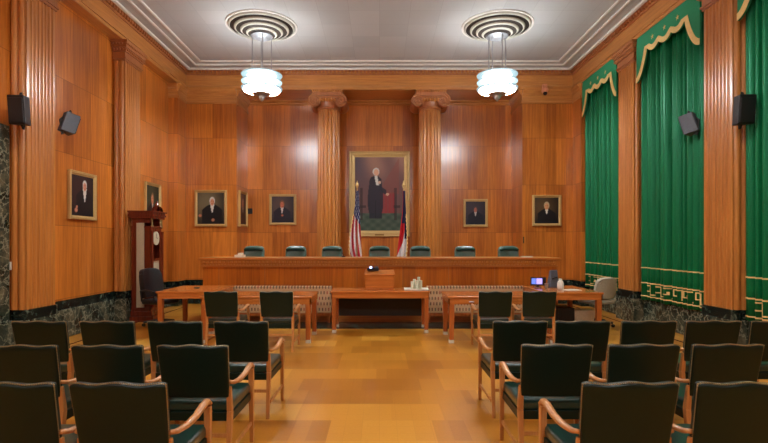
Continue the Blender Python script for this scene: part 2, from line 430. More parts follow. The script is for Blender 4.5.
# ------------------------------------------------------------------ pilasters
def pilaster(y0, y1, sg, label):
    """built in local coords: origin on floor at (wall, centre y); local +x points into the room"""
    w2 = (y1-y0)/2
    root = thing('pilaster', label, 'pilaster', (sg*XW, (y0+y1)/2, 0), 0 if sg < 0 else PI, 'fluted wall pilasters')
    k = 1 if sg < 0 else -1       # camera side in local y is -k
    P = XW-XP
    pts = [(0.0, w2)]
    def side(dirn):   # rounds on a return, from the wall to the face
        out = []
        r = .052
        for c in (.06, .165):
            for j in range(9):
                a = PI*j/8
                out.append((c-r*math.cos(a), dirn*(w2-.05+r*math.sin(a))))
        return out
    s1 = side(1); s2 = side(-1)
    poly = [(0, w2-.05)]+s1+[(P-.015, w2-.05), (P-.015, w2-.03), (P, w2-.03)]
    nfl = 7; span = 2*(w2-.03)-.08; fw = span/nfl
    y = w2-.03-.04
    for i in range(nfl):
        a = y-i*fw
        for j in range(7):
            an = PI*j/6
            poly.append((P-.024*math.sin(an), a-.012-(fw-.024)*(1-math.cos(an))/2))
    poly += [(P, -(w2-.03)), (P-.015, -(w2-.03)), (P-.015, -(w2-.05))]+s2[::-1]+[(0, -(w2-.05))]
    bm = B(); prism(bm, poly, ZM, 5.32); obj('shaft', bm, M['trimwood'], root)
    bm = B(); box(bm, .062, P+.02, -w2, w2, .49, ZM); obj('plinth', bm, M['marble_dark'], root, bevel=.006)
    bm = B(); box(bm, .062, P+.035, -w2-.015, w2+.015, 0, .492); obj('lower_plinth', bm, M['marble'], root, bevel=.006)
    bm = B()
    box(bm, 0, P+.015, -w2, w2, 5.32, 5.5); box(bm, 0, P+.035, -w2-.02, w2+.02, 5.36, 5.39)
    box(bm, 0, P+.045, -w2-.03, w2+.03, 5.5, 5.58); box(bm, 0, P+.07, -w2-.055, w2+.055, 5.58, 5.63); box(bm, 0, P+.095, -w2-.08, w2+.08, 5.66, ZS)
    box(bm, 0, P+.075, -w2-.06, w2+.06, 5.62, 5.67)
    for zc, ext, r in ((5.54, .05, .026), (5.645, .085, .022)):
        n = int(2*(w2+ext)/.062)
        for i in range(n+1): ball(bm, (P+ext, -w2-ext+.01+i*(2*(w2+ext)-.02)/n, zc), r, 6, 4)
        for s in (-1, 1):
            for i in range(4): ball(bm, (.04+i*.062, s*(w2+ext-.015), zc), r, 6, 4)
    obj('capital', bm, M['dentilwood'], root)
PIL = [(7.15, 7.84), (9.93, 10.63), (4.35, 5.05)]
pilaster(*PIL[0], -1, 'fluted wooden pilaster at the left edge behind the black speaker')
pilaster(*PIL[1], -1, 'fluted wooden pilaster behind the tall clock on the left wall')
pilaster(*PIL[0], 1, 'wide fluted wooden pilaster on the right with two speakers')
pilaster(*PIL[1], 1, 'fluted wooden pilaster between the two farther green curtains')

# ------------------------------------------------------------------ columns
def column(cx, label):
    R = .3; cy = 13.42; z0 = .45
    root = thing('column', label, 'column', (cx, cy, z0), 0, 'fluted columns flanking the large portrait')
    rf = lambda a: 1-.10*abs(math.sin(a*10))**.8
    H = 5.44-z0
    prof = [(R*1.08*(1-.10*(i/10)**1.6), i/10*H*.975+.12) for i in range(11)]
    bm = B(); lathe(bm, prof, n=160, rf=rf); obj('shaft', bm, M['trimwood'], root)
    bm = B(); lathe(bm, [(R*1.3, 0), (R*1.3, .05), (R*1.35, .07), (R*1.25, .1), (R*1.12, .13)], n=48); obj('base', bm, M['trimwood'], root, smooth=False)
    zc = Z(101, 13.1)-z0
    bm = B()
    lathe(bm, [(R*1.0, zc-.2), (R*1.06, zc-.16), (R*1.02, zc-.13), (R*1.12, zc-.02), (R*1.18, zc+.05), (R*1.0, zc+.08)], n=48)
    box(bm, -.36, .36, -.34, .34, zc+.06, zc+.14)
    box(bm, -.41, .41, -.37, .37, zc+.14, ZS-z0-.005)
    cap = obj('capital', bm, M['dentilwood'], root, bevel=.01)
    for s in (-1, 1):
        bm = B()
        lathe(bm, [(.165, -.36), (.165, -.30), (.11, -.15), (.09, 0), (.11, .15), (.165, .30), (.165, .36)], c=(s*.355, 0, zc-.0), n=28, axis='y')
        for face in (-1, 1):
            pts = []; rads = []
            for i in range(60):
                a = i/59*2.1*2*PI; r = .15*(1-i/59)**.8+.012
                pts.append((s*.355+s*-r*math.cos(a-PI/2)*-1, face*(.372), zc+r*math.sin(a+PI/2)))
                rads.append(.03*(1-.5*i/59))
            tube(bm, pts, .02, 6, rads=rads)
            ball(bm, (s*.355, face*.365, zc), .03, 10, 8)
        obj('volute', bm, M['dentilwood'], cap, smooth=False)
    bm = B()
    for i in range(14): ball(bm, (-.39+i*.06, -.378, ZS-z0-.05), .03, 6, 5)
    for i in range(6): ball(bm, (-.19+i*.076, -.35, zc+.03), .045, 8, 6, (1, 1, 1.2))
    obj('egg_and_dart', bm, M['trimwood'], cap)
column(-1.385, 'fluted wooden column with scroll capital left of the large portrait')
column(1.375, 'fluted wooden column with scroll capital right of the large portrait')

# ------------------------------------------------------------------ curtains and valances
def bay_curtain(y0, y1, lab_c, lab_v, seed):
    rnd = random.Random(seed)
    ph = [rnd.uniform(0, 6) for _ in range(6)]
    def fold(y, z):
        k = .85+.15*(z/5.7)
        s = math.sin(2*PI*y/.165+1.5*math.sin(2*PI*y/.9+ph[0])+ph[1])
        return -(.056*s*(1-.25*s)*(1+.3*math.sin(2*PI*y/.52+ph[5]))+.018*math.sin(2*PI*y/.37+ph[2])+.008*math.sin(2*PI*y/.083+ph[3]+z*.2))*k
    zb = .5; XC = 5.30
    hem = lambda y: zb+.012*math.sin(y*9+ph[4])
    bm = B(); grid(bm, lambda u, v: (XC+fold(y0+u*(y1-y0), 1+v*4), y0+u*(y1-y0), hem(y0+u*(y1-y0))*(1-v)+5.66*v), int((y1-y0)/.008), 10)
    c = obj('curtain', bm, M['curtain'], smooth=True, solid=.006); tag(c, lab_c, 'curtain', 'green velvet curtains')
    # gold braid lines and greek key
    def ribbon(bm, ya, yb, za, zb_):
        n = max(1, int(abs(yb-ya)/.009))
        prev = None
        for i in range(n+1):
            y = ya+(yb-ya)*i/n; x = XC+fold(y, 1)-.010
            pr = (bm.verts.new((x, y, za)), bm.verts.new((x, y, zb_)))
            if prev: bm.faces.new((prev[0], pr[0], pr[1], prev[1]))
            prev = pr
    bm = B()
    for z in (1.13, .83, .57): ribbon(bm, y0, y1, z-.011, z+.011)
    obj('gold_braid', bm, M['goldcloth'], c, solid=.003)
    bm = B()
    U = .30; t_ = .02; zlo, zhi = .615, .785; H = zhi-zlo
    n = int((y1-y0)/U); o0 = y0+((y1-y0)-n*U)/2
    def hseg(ya, yb, z): ribbon(bm, min(ya, yb)-t_/2, max(ya, yb)+t_/2, z-t_/2, z+t_/2)
    def vseg(y, za, zb_): ribbon(bm, y-t_/2, y+t_/2, min(za, zb_), max(za, zb_))
    for i in range(n):
        a = o0+i*U
        vseg(a, zlo, zhi); hseg(a, a+.2, zhi); vseg(a+.2, zhi, zlo+.06); hseg(a+.2, a+.09, zlo+.06); vseg(a+.09, zlo+.06, zlo+.11); hseg(a, a-.055, zlo)
    obj('greek_key_border', bm, M['goldcloth'], c, solid=.003)
    # valance
    w_ = y1-y0; XV = 5.185; c0 = (y0+y1)/2; half = .585
    def lower(y):
        d = abs(y-c0)
        if d < half:
            u = ((y-c0)+half)/.39; f = u-math.floor(u)
            mid = (.02 if d > .195 else .0)
            cusp = 5.36+.03*(d/half)**2
            return cusp-.085*math.sin(PI*f)**.8
        e = (d-half)/(w_/2-half)
        return 5.40-.57*math.sin(e*PI/2)**.75
    N = 160
    bm = B(); prev = None
    for i in range(N+1):
        y = y0+w_*i/N; z = lower(y)
        pr = (bm.verts.new((XV, y, z)), bm.verts.new((XV, y, ZS-.005)))
        if prev: bm.faces.new((prev[0], pr[0], pr[1], prev[1]))
        prev = pr
    v = obj('valance', bm, M['valance'], solid=.03); tag(v, lab_v, 'valance', 'scalloped green valances')
    bm = B(); pts = [(y0+w_*i/N, lower(y0+w_*i/N)) for i in range(N+1)]
    prev = None
    for i, (y, z) in enumerate(pts):
        a, b_ = pts[max(0, i-1)], pts[min(N, i+1)]
        ny, nz = -(b_[1]-a[1]), (b_[0]-a[0]); L = math.hypot(ny, nz); ny /= L; nz /= L
        yy = min(max(y+ny*.1, y0), y1)
        pr = (bm.verts.new((XV-.02, y, z)), bm.verts.new((XV-.02, yy, z+nz*.1)))
        if prev: bm.faces.new((prev[0], pr[0], pr[1], prev[1]))
        prev = pr
    obj('gold_edging', bm, M['goldcloth'], v, solid=.008)
    for k in (-1, 0, 1):
        bm = B()
        yc, zc = c0+k*.39, 5.53
        ring = [bm.verts.new((XV-.022, yc+(.05 if i % 2 == 0 else .018)*math.sin(PI*i/5), zc+(.05 if i % 2 == 0 else .018)*math.cos(PI*i/5))) for i in range(10)]
        bm.faces.new(ring); obj('star', bm, M['goldcloth'], v, solid=.006)
bay_curtain(10.70, 12.5, 'long green velvet curtain nearest the judges bench', 'green scalloped valance with gold edge nearest the judges bench', 3)
bay_curtain(7.91, 9.86, 'long green velvet curtain between the two fluted pilasters', 'green scalloped valance between the two fluted pilasters', 5)
bay_curtain(5.11, 7.08, 'long green velvet curtain cut by the right edge of the photo', 'green valance cut by the top right corner of the photo', 8)

# ------------------------------------------------------------------ ceiling pendants
def ring_prof(bm, p, n):
    vs = [[bm.verts.new((a*math.cos(2*PI*i/n), a*math.sin(2*PI*i/n), h)) for i in range(n)] for a, h in p]
    for q in range(len(p)):
        A, Bq = vs[q], vs[(q+1) % len(p)]
        for i in range(n): bm.faces.new((A[i], A[(i+1)%n], Bq[(i+1)%n], Bq[i]))
def pendant(cx, cy, label, first=None):
    root = thing('pendant_lamp', label, 'lamp', (cx, cy, ZC-.001), 0, 'round pendant lamps')
    R = .722
    rings = [(1.0, 0), (.82, -.045), (.64, -.09), (.47, -.135)]
    bm = B(); lathe(bm, [(R*1.04, 0), (R*1.04, -.02), (R*.99, -.025), (R*.98, 0)], n=64); obj('outer_rim', bm, M['plaster_white'], root, smooth=False)
    bm = B(); lathe(bm, [(R*.97, -.003), (R*.97, -.006), (R*.35, -.2), (.01, -.2)], n=64); obj('slot_backing', bm, M['ring_dark'], root, smooth=True)
    for f, z in rings:
        r = R*f*.97
        bm = B()
        p = [(r, z-.012), (r, z-.03), (r-.035, z-.062), (r-.045, z-.058), (r-.02, z-.02)]
        n = 64; vs = [[bm.verts.new((a*math.cos(2*PI*i/n), a*math.sin(2*PI*i/n), h)) for i in range(n)] for a, h in p]
        for q in range(len(p)):
            A, Bq = vs[q], vs[(q+1) % len(p)]
            for i in range(n): bm.faces.new((A[i], A[(i+1)%n], Bq[(i+1)%n], Bq[i]))
        obj('diffuser_ring', bm, M['ring_light'], root, smooth=True)
    bm = B(); lathe(bm, [(.2, -.19), (.235, -.2), (.235, -.235), (.19, -.25), (.12, -.285), (.02, -.29)], n=40); obj('canopy', bm, M['satin'], root)
    for a in range(4):
        an = a*PI/2+.3
        bm = B(); tube(bm, [(.2*math.cos(an), .2*math.sin(an), -.24), (.2*math.cos(an), .2*math.sin(an), -1.36)], .012, 8); obj('rod', bm, M['steel'], root)
    for k, zz in enumerate((-1.06, -1.205, -1.345)):
        bm = B(); rr = .375 if k == 2 else .30; lathe(bm, [(.01, zz+.02), (rr-.01, zz+.02), (rr, zz), (rr-.01, zz-.02), (.25, zz-.035), (.01, zz-.04)], n=56)
        d = obj('glass_disc', bm, M['lampglass'], root, smooth=True)
        bm = B(); q = k == 2; d_ = .39 if q else .30
        ring_prof(bm, [(d_+.005, zz-.02), (.425, zz-.004), (.43, zz+.012), (d_+.005, zz+.02)], 56); obj('glass_rim', bm, M['lampedge'], d, smooth=False)
    bm = B(); lathe(bm, [(.36, -1.367), (.385, -1.377), (.375, -1.39), (.27, -1.41), (.1, -1.42), (.01, -1.42)], n=56); obj('lower_bowl', bm, M['lampbowl'], root, smooth=True)
    bm = B(); lathe(bm, [(.2, -1.405), (.2, -1.455), (.16, -1.47), (.1, -1.485), (.095, -1.497), (.01, -1.498)], n=36); bo = obj('bottom_cup', bm, M['steel'], root)
    bm = B(); lathe(bm, [(.085, -1.49), (.065, -1.55), (.01, -1.61)], n=24); obj('finial', bm, M['steel'], bo)
    return root
p0 = pendant(-2.51, 10.45, 'round pendant lamp of three glass discs hanging at the left')
dup(p0, (2.51, 10.45, ZC-.001), 0, 'round pendant lamp of three glass discs hanging at the right')
for i, (x, y) in enumerate(((-2.51, 5.0), (2.51, 5.0), (-2.51, -.5), (2.51, -.5))):
    dup(p0, (x, y, ZC-.001), 0, 'round pendant lamp above the %s audience seats, %s row' % ('left' if x < 0 else 'right', 'middle' if y > 2 else 'rear'))

# ------------------------------------------------------------------ judges' bench
bench = thing('judges_bench', 'long panelled wooden judges bench across the room under the portraits', 'bench', (0, 10.05, 0))
bm = B(); box(bm, -3.62, 3.62, 0, .06, .12, 1.2); obj('front_panel', bm, M['bench'], bench)
bm = B(); box(bm, -3.62, 3.62, -.015, .06, 0, .13); obj('base', bm, M['benchx'], bench)
for s in (-1, 1):
    bm = B(); a, b_ = sorted((s*3.62, s*3.57)); box(bm, a, b_, .06, .8, .455, 1.2); obj('end_panel', bm, M['bench'], bench)
bm = B(); box(bm, -3.70, 3.70, -.08, .86, 1.27, 1.317); obj('desktop', bm, M['benchx'], bench, bevel=.008)
bm = B(); box(bm, -3.66, 3.66, -.04, .1, 1.2, 1.27); box(bm, -3.65, 3.65, -.06, .08, 1.13, 1.152); box(bm, -3.64, 3.64, -.025, .06, 1.15, 1.2); fr = obj('moulding', bm, M['benchx'], bench)
bm = B()
for i in range(116): box(bm, -3.62+i*.0625, -3.62+i*.0625+.04, -.047, -.03, 1.165, 1.19)
for i in range(90): box(bm, -3.62+i*.0805, -3.62+i*.0805+.055, -.055, -.035, 1.215, 1.255)
obj('carved_band', bm, M['trimwood'], fr)
for i in range(8):
    x = -3.3+i*.943
    bm = B(); box(bm, x, x+.012, -.004, .01, .15, 1.135); obj('panel_bead', bm, M['dentilwood'], bench)

# ------------------------------------------------------------------ judges' chairs
def judge_chair(x, label, y=11.35):
    r = thing('judge_chair', label, 'chair', (x, y, .45), 0, 'green leather chairs behind the judges bench')
    # faces -y
    bm = B()
    def back(u, v):
        a = (u-.5)*2; wv = .235*(1-.18*max(0, v-.8)/.2*abs(a)**2)
        z = .52+v*.58-(.035*abs(a)**4 if v > .9 else 0)
        return (a*wv, .2+.05*v-.04*a*a*0-.03*(1-a*a)*0+ -.05*abs(a)**2, z)
    grid(bm, back, 12, 10); obj('backrest', bm, M['jsheen'], r, smooth=True, solid=.08)
    bm = B(); tube(bm, [(-.22, .14, 1.005), (-.12, .16, 1.035), (0, .17, 1.04), (.12, .16, 1.035), (.22, .14, 1.005)], .045, 10, rads=[.03, .045, .048, .045, .03]); obj('head_roll', bm, M['jleather'], r, smooth=True)
    bm = B(); box(bm, -.26, .26, -.27, .2, .42, .53); obj('seat', bm, M['jleather'], r, bevel=.04, segs=3)
    for s in (-1, 1):
        bm = B(); tube(bm, [(s*.26, .17, .75), (s*.3, 0, .74), (s*.3, -.15, .72), (s*.29, -.18, .6), (s*.27, -.1, .45)], .022, 8); obj('armrest', bm, M['mahogany'], r)
    bm = B(); lathe(bm, [(.03, .1), (.03, .42)], n=16); obj('stem', bm, M['black'], r)
    bm = B()
    for k in range(5):
        a = 2*PI*k/5; tube(bm, [(0, 0, .12), (.28*math.cos(a), .28*math.sin(a), .07)], .022, 8); ball(bm, (.29*math.cos(a), .29*math.sin(a), .032), .03)
    obj('star_base', bm, M['black'], r)
    return r
jl = ['leftmost of the seven green leather judges chairs', 'green leather judges chair under the left back wall portrait', 'green leather judges chair in front of the left column',
      'green leather judges chair in the centre between the two flags', 'green leather judges chair in front of the right column', 'green leather judges chair under the small right portrait',
      'rightmost of the seven green leather judges chairs']
jc = None
for px, lb in zip((253.5, 295.5, 332, 379.5, 420.5, 465.5, 509), jl):
    x = X(px, 11.5)
    jc = judge_chair(x, lb) if jc is None else (dup(jc, (x, 11.35, .45), 0, lb) and jc)

# ------------------------------------------------------------------ paintings
def lerp(a, b, t): t = max(0, min(1, t)); return tuple(a[i]+(b[i]-a[i])*t for i in range(3))
def ss(e0, e1, x): t = max(0, min(1, (x-e0)/(e1-e0))); return t*t*(3-2*t)
def C(r, g, b): return srgb(r, g, b)[:3]
def bust(hx, hy, hs, bgd, bgl, coat, shirt, face, hair, hands=(), turn=0):
    def f(u, v):
        c = lerp(bgd, bgl, ss(.9, .1, math.hypot((u-.35)*1.1, v-.62)))
        c = lerp(c, bgd, ss(.35, .0, v)*.5)
        sw = .40; sy = hy-hs*1.3
        bw = sw*min(1, max(0, (sy+.06-v)/.2)**.55) if v < sy+.06 else 0
        if bw and abs(u-hx) < bw: c = lerp(c, coat, ss(bw, bw-.04, abs(u-hx)))
        if v < sy+.07 and v > .36 and abs(u-hx-turn*.04) < .07*(v-.3)/.3: c = lerp(c, shirt, .92)
        d = math.hypot((u-hx)/(hs*1.02), (v-hy-.015)/(hs*1.32))
        if d < 1: c = lerp(c, hair, ss(1, .85, d))
        d = math.hypot((u-hx-turn*.015)/(hs*.76), (v-hy+.025)/(hs*1.12))
        if d < 1:
            fc = lerp(face, tuple(k*.55 for k in face), ss(-.3, .9, (u-hx)/hs*(-turn or .5)))
            c = lerp(c, fc, ss(1, .85, d))
            for ex in (-.3, .3):
                if math.hypot((u-hx-turn*.015-ex*hs)/(hs*.15), (v-hy-.01)/(hs*.11)) < 1: c = lerp(c, C(50, 25, 20), .6)
            if abs(u-hx-turn*.015) < hs*.28 and abs(v-hy+.02+hs*.55) < hs*.07: c = lerp(c, C(120, 50, 40), .6)
        for (ax, ay, s) in hands:
            d = math.hypot((u-ax)/s, (v-ay)/(s*.8))
            if d < 1: c = lerp(c, tuple(k*.8 for k in face), ss(1, .6, d))
        return c
    return f
def full_figure(u, v):
    c = lerp(C(104, 72, 70), C(160, 116, 98), ss(.55, .95, v)*(.6+.4*math.sin(u*9+v*5)))
    c = lerp(c, C(60, 66, 84), ss(.45, .0, u)*ss(.4, .9, v)*.6)
    if v < .24: c = lerp(C(52, 70, 58), C(78, 90, 74), .5+.5*math.sin(u*30)*math.sin(v*60))
    if .52 < u < .82 and .24 < v < .52: c = lerp(c, C(150, 38, 40), .85-.3*abs(math.sin(u*40)))
    if .50 < u < .9 and v > .5 and v-.5 < (u-.45)*1.1: c = lerp(c, C(132, 66, 56), .5)
    for cx in (.13, .82):
        if abs(u-cx) < .03 and .15 < v < .58: c = lerp(c, C(40, 26, 24), .7)
        if abs(u-cx-.03) < .07 and abs(v-.33) < .02: c = lerp(c, C(40, 26, 24), .7)
    w_ = .115+.04*ss(.75, .45, v)-.03*ss(.35, .2, v)
    if .17 < v < .74 and abs(u-.42) < w_*min(1, ((.75-v)/.05)**.5 if v < .75 else 0): c = lerp(c, C(32, 30, 42), .93)
    if abs(u-.42) < .008 and .17 < v < .42: c = C(20, 20, 26)
    if abs(u-.43-(0.73-v)*.3) < .028 and .62 < v < .75: c = C(205, 200, 190)
    if abs(v-(.58-(u-.5)*.45)) < .035 and .48 < u < .64: c = lerp(c, C(34, 32, 44), .9)
    if math.hypot((u-.66)/.032, (v-.495)/.018) < 1: c = C(205, 160, 130)
    if math.hypot((u-.50)/.03, (v-.655)/.02) < 1: c = C(205, 165, 140)
    if math.hypot((u-.43)/.068, (v-.80)/.052) < 1: c = C(205, 200, 190)
    if math.hypot((u-.435)/.048, (v-.79)/.046) < 1: c = C(214, 160, 128)
    return c
def painting(x, y, z0, W, H, fn, label, rz=0, fw=.07, res=(44, 54), tilt=0, plate=False):
    """local: picture in xz plane, front towards -y, back at y=0"""
    r = thing('framed_portrait', label, 'painting', (x, y, z0), rz, 'oil portraits in gilt frames'); r.rotation_euler.x = tilt
    bm = B(); prof = [(0, 0), (0, -.05), (.015, -.06), (.3*fw, -.045), (.55*fw, -.05), (.8*fw, -.03), (fw, -.025), (fw, 0)]
    loops = [[bm.verts.new((sx*(W/2-i), d, H/2+sz*(H/2-i))) for sx, sz in ((-1,-1),(1,-1),(1,1),(-1,1))] for i, d in prof]
    for q in range(len(prof)):
        A, Q = loops[q], loops[(q+1) % len(prof)]
        for i in range(4): bm.faces.new((A[i], A[(i+1)%4], Q[(i+1)%4], Q[i]))
    fo = obj('frame', bm, M['gold'], r)
    if plate:
        bm = B(); box(bm, -.13, .13, -.055, -.04, .02, .07); obj('name_plate', bm, M['gold_dark'], fo)
    nu, nv = res; w_, h_ = W-1.9*fw, H-1.9*fw
    bm = B(); grid(bm, lambda u, v: (-w_/2+u*w_, -.02, .95*fw+v*h_), nu, nv)
    o = obj('canvas', bm, M['canvas'], r)
    me = o.data; at = me.color_attributes.new('Col', 'FLOAT_COLOR', 'POINT')
    for i, vt in enumerate(me.vertices):
        u = (vt.co.x+w_/2)/w_; v = (vt.co.z-.95*fw)/h_
        at.data[i].color = (*fn(u, v), 1)
    bm = B(); box(bm, -w_/2, w_/2, -.012, 0, .5*fw, H-.5*fw); obj('backing', bm, M['dark'], r)
    return r
BD = C(26, 14, 12); 
face = C(205, 140, 110); whiteh = C(205, 200, 190)
def pxrect(x0, x1, y0, y1, D): return X((x0+x1)/2, D), Z(y1, D), (x1-x0)/FPX*D, (y1-y0)/FPX*D
x, z, W, H = pxrect(349, 410, 151, 236.5, 14.1)
painting(x, YN-.005, z, W, H, full_figure, 'very large full length portrait of a standing person in dark coat between the columns', fw=.17, res=(90, 140), plate=True)
x, z, W, H = pxrect(269, 296, 194, 225, 14.12)
painting(x, YN-.005, z, W, H, bust(.47, .70, .115, C(38, 28, 30), C(84, 66, 62), C(34, 28, 38), C(214, 206, 200), C(208, 116, 84), C(120, 80, 50), [(.48, .28, .06)]), 'portrait with dark clothes and pale cravat on back wall left of the left column')
x, z, W, H = pxrect(463.5, 488, 199, 227, 14.12)
painting(x, YN-.005, z, W, H, bust(.5, .66, .10, C(30, 24, 34), C(62, 52, 60), C(26, 24, 34), C(190, 180, 170), C(170, 96, 76), C(70, 55, 55)), 'small dark portrait on back wall right of the right column')
x, z, W, H = pxrect(194.5, 226.5, 190, 226.5, 13.05)
painting(x, YB-.005, z, W, H, bust(.55, .72, .105, C(34, 28, 22), C(112, 100, 74), C(20, 18, 20), C(214, 210, 200), C(210, 140, 104), whiteh, [(.1, .27, .07), (.58, .13, .07)]), 'portrait of a white-haired bearded person in black coat on the left end wall')
x, z, W, H = pxrect(532.5, 561.5, 195, 226, 13.05)
painting(x, YB-.005, z, W, H, bust(.5, .68, .12, C(28, 20, 14), C(88, 66, 40), C(22, 18, 20), C(222, 216, 196), C(214, 150, 100), C(190, 170, 130)), 'portrait of a white-haired person in white collar on the right end wall')
# reveal painting (left niche reveal, faces +x)
painting(-XNI+.005, 13.62, Z(227.5, 13.6)+.02, .74, .98, bust(.5, .70, .11, C(44, 24, 20), C(100, 62, 50), C(60, 34, 30), C(190, 170, 150), C(190, 120, 90), C(150, 130, 120)), 'portrait seen edge on in the side of the left recess', rz=PI/2)
# left wall paintings
painting(-XW+.005, (X(69,1) and (490*5.38/310.5+490*5.38/284)/2), 2.04, .80, .86, bust(.6, .76, .1, C(38, 24, 24), C(58, 34, 32), C(26, 20, 22), C(220, 212, 200), C(214, 140, 110), whiteh, [(.22, .14, .08), (.25, .22, .05)]), 'portrait of a person in black coat nearest the camera on the left wall', rz=PI/2, tilt=0)
painting(-XW+.005, 11.63, 2.02, .78, 1.02, bust(.5, .66, .12, C(26, 26, 18), C(66, 66, 46), C(40, 24, 24), C(190, 170, 150), C(200, 124, 90), C(120, 90, 60)), 'portrait partly hidden behind the top of the tall clock', rz=PI/2)

# ------------------------------------------------------------------ flags
def flag(px, D, label, kind):
    x = X(px, D)
    r = thing('flag_stand', label, 'flag', (x, D, .45), 0, None)
    bm = B(); lathe(bm, [(.17, 0), (.17, .02), (.05, .06), (.02, .1)], n=32); obj('base', bm, M['gold'], r)
    zt = Z(189, D)-.45
    bm = B(); tube(bm, [(0, 0, .05), (0, 0, zt)], .014, 10); obj('pole', bm, M['gold'], r)
    bm = B(); ball(bm, (0, 0, zt+.03), .025, 10, 8); lathe(bm, [(.022, zt+.03), (.045, zt+.1), (.02, zt+.16), (.003, zt+.22)], n=12); obj('finial', bm, M['gold'], r)
    H0 = zt-.05; Lf = 1.95
    if kind == 'us':
        def pos(u, v):    # v down 0..1
            wl = .03+.17*ss(0, .75, v)-.08*ss(.75, 1, v); wr = .04+.09*v
            xx = -wl+(wl+wr)*u
            return (xx, -.04-.045*math.sin(u*PI*5+v*2)*(.3+v), H0-v*Lf-.10*(1-u)*ss(0, .5, v)*0)
        def colr(u, v):
            s = u*1.0+v*.25
            if v < .30+.14*u: 
                q = math.sin(u*26+v*22)*math.sin(v*46-u*8)
                return C(232, 232, 236) if q > .55 else C(30, 38, 92)
            return C(178, 36, 46) if math.sin((u*2.6+ (1-v)*1.6)*2*PI) > -.15 else C(228, 220, 216)
    else:
        def pos(u, v):
            wl = .02+.17*ss(.1, 1, v); wr = .035+.05*ss(0, .6, v)-.05*ss(.7, 1, v)
            return (-wl+(wl+wr)*u, -.04-.04*math.sin(u*PI*4+v)*(.3+v), H0-v*Lf)
        def colr(u, v):
            if (v < .42 and u > .12) or (u > .62 and v < .62 and u > .5+v*.3): return C(30, 34, 74)
            return C(196, 34, 40) if (v < .5+.5*(1-u)*.7+0 and u < .75-(v-.4)*.9) else C(226, 218, 216)
    bm = B(); nu, nv = 48, 110; grid(bm, pos, nu, nv)
    o = obj('flag_cloth', bm, M['flagcloth'], r, smooth=True)
    me = o.data; at = me.color_attributes.new('Col', 'FLOAT_COLOR', 'POINT'); k = 0
    for i in range(nu+1):
        for j in range(nv+1): at.data[i*(nv+1)+j].color = (*colr(i/nu, j/nv), 1)
    so = o.modifiers.new('solid', 'SOLIDIFY'); so.thickness = .004
    bm = B(); u0 = 0.0 if kind == 'us' else 1.0
    tube(bm, [(pos(u0, .3+.7*i/40)[0]+.012*math.sin(i*2.1), pos(u0, .3+.7*i/40)[1]-.005, pos(u0, .3+.7*i/40)[2]) for i in range(41)], .013, 6)
    if kind == 'us': tube(bm, [(pos(i/12, .93-.03*math.sin(i))[0], pos(i/12, .93)[1]-.012, pos(0, .90)[2]+.02*math.sin(i*1.3)) for i in range(13)], .02, 6)
    obj('gold_fringe', bm, M['goldcloth'], o)
flag(357.2, 12.45, 'red white and blue flag with white stars hanging left of the large portrait', 'us')
flag(403.6, 12.45, 'blue red and white state flag hanging right of the large portrait', 'nc')

# ------------------------------------------------------------------ audience / counsel chairs
def armchair(label, loc, rz, group):
    """faces +y, origin on floor under the seat centre; top of the back at local y=-.28"""
    r = thing('armchair', label, 'chair', loc, rz, group)
    def bpos(u, v):
        a = (u-.5)*2; wv = .233+.014*v
        zt = .525+v*.375
        if v > .93: zt += .006*math.cos(a*PI*2)+.004-.012*abs(a)**8
        y = -.205-.075*v-.018*(1-a*a)
        return (a*wv, y, zt)
    bm = B(); grid(bm, bpos, 18, 12); obj('backrest', bm, M['leather'], r, smooth=True, solid=.05, bevel=.012, segs=3)
    bm = B(); n = 34
    for s in (0, 1):
        for i in range(n+1):
            p = bpos(s, i/n); ball(bm, (p[0]+(.002 if s else -.002), p[1]-.014, p[2]), .0048, 5, 4)
    for i in range(44):
        p = bpos(i/43, 1); ball(bm, (p[0], p[1]-.014, p[2]+.002), .0048, 5, 4)
    obj('nail_trim', bm, M['brass'], r)
    bm = B(); box(bm, -.245, .245, -.19, .3, .405, .485); obj('seat', bm, M['seat_leather'], r, bevel=.025, segs=3)
    bm = B()
    box(bm, -.235, .235, -.2, -.175, .345, .41); box(bm, -.235, .235, .27, .295, .345, .41)
    box(bm, -.25, -.225, -.2, .3, .345, .41); box(bm, .225, .25, -.2, .3, .345, .41); obj('seat_rail', bm, M['leather'], r, bevel=.004)
    for s in (-1, 1):
        bm = B(); x = s*.232
        taper(bm, x, -.195, 0, .42, .015, .016, .019, .022, 0, -.05)
        taper(bm, x, -.222, .42, .60, .019, .022, .017, .014, 0, .027); obj('rear_leg', bm, M['chairwood'], r, bevel=.004)
        bm = B(); taper(bm, s*.252, .275, 0, .6, .015, .017, .02, .022, 0, .02); obj('front_leg', bm, M['chairwood'], r, bevel=.004)
        bm = B()
        tube(bm, [(s*.243, -.235, .635), (s*.25, -.17, .615), (s*.257, -.06, .605), (s*.262, .06, .615), (s*.26, .17, .638), (s*.257, .245, .64), (s*.254, .285, .615), (s*.252, .285, .57)], .02, 8, flat=.72,
             rads=[.018, .021, .023, .025, .026, .025, .024, .021]); obj('armrest', bm, M['chairwood'], r, smooth=True)
        bm = B(); box(bm, s*.25-.008, s*.25+.008, -.22, .29, .14, .17); obj('side_stretcher', bm, M['chairwood'], r, bevel=.003)
    bm = B(); box(bm, -.235, .235, -.225, -.208, .235, .265); obj('rear_stretcher', bm, M['chairwood'], r, bevel=.003)
    return r
chairs = []
G1, G2 = 'green leather armchairs of the audience', 'green leather armchairs at the counsel tables'
Ro = .28
def add(px, D, lb, g=G1): chairs.append((X(px, D), D+Ro, lb, g))
for px, lb in ((40, 'green armchair farthest left in the third audience row, by the left marble wall'), (108, 'green armchair second from the left wall in the third audience row'),
               (175, 'green armchair third from the left wall in the third audience row'), (242, 'green armchair on the aisle in the third audience row, left side')): add(px, 4.48, lb)
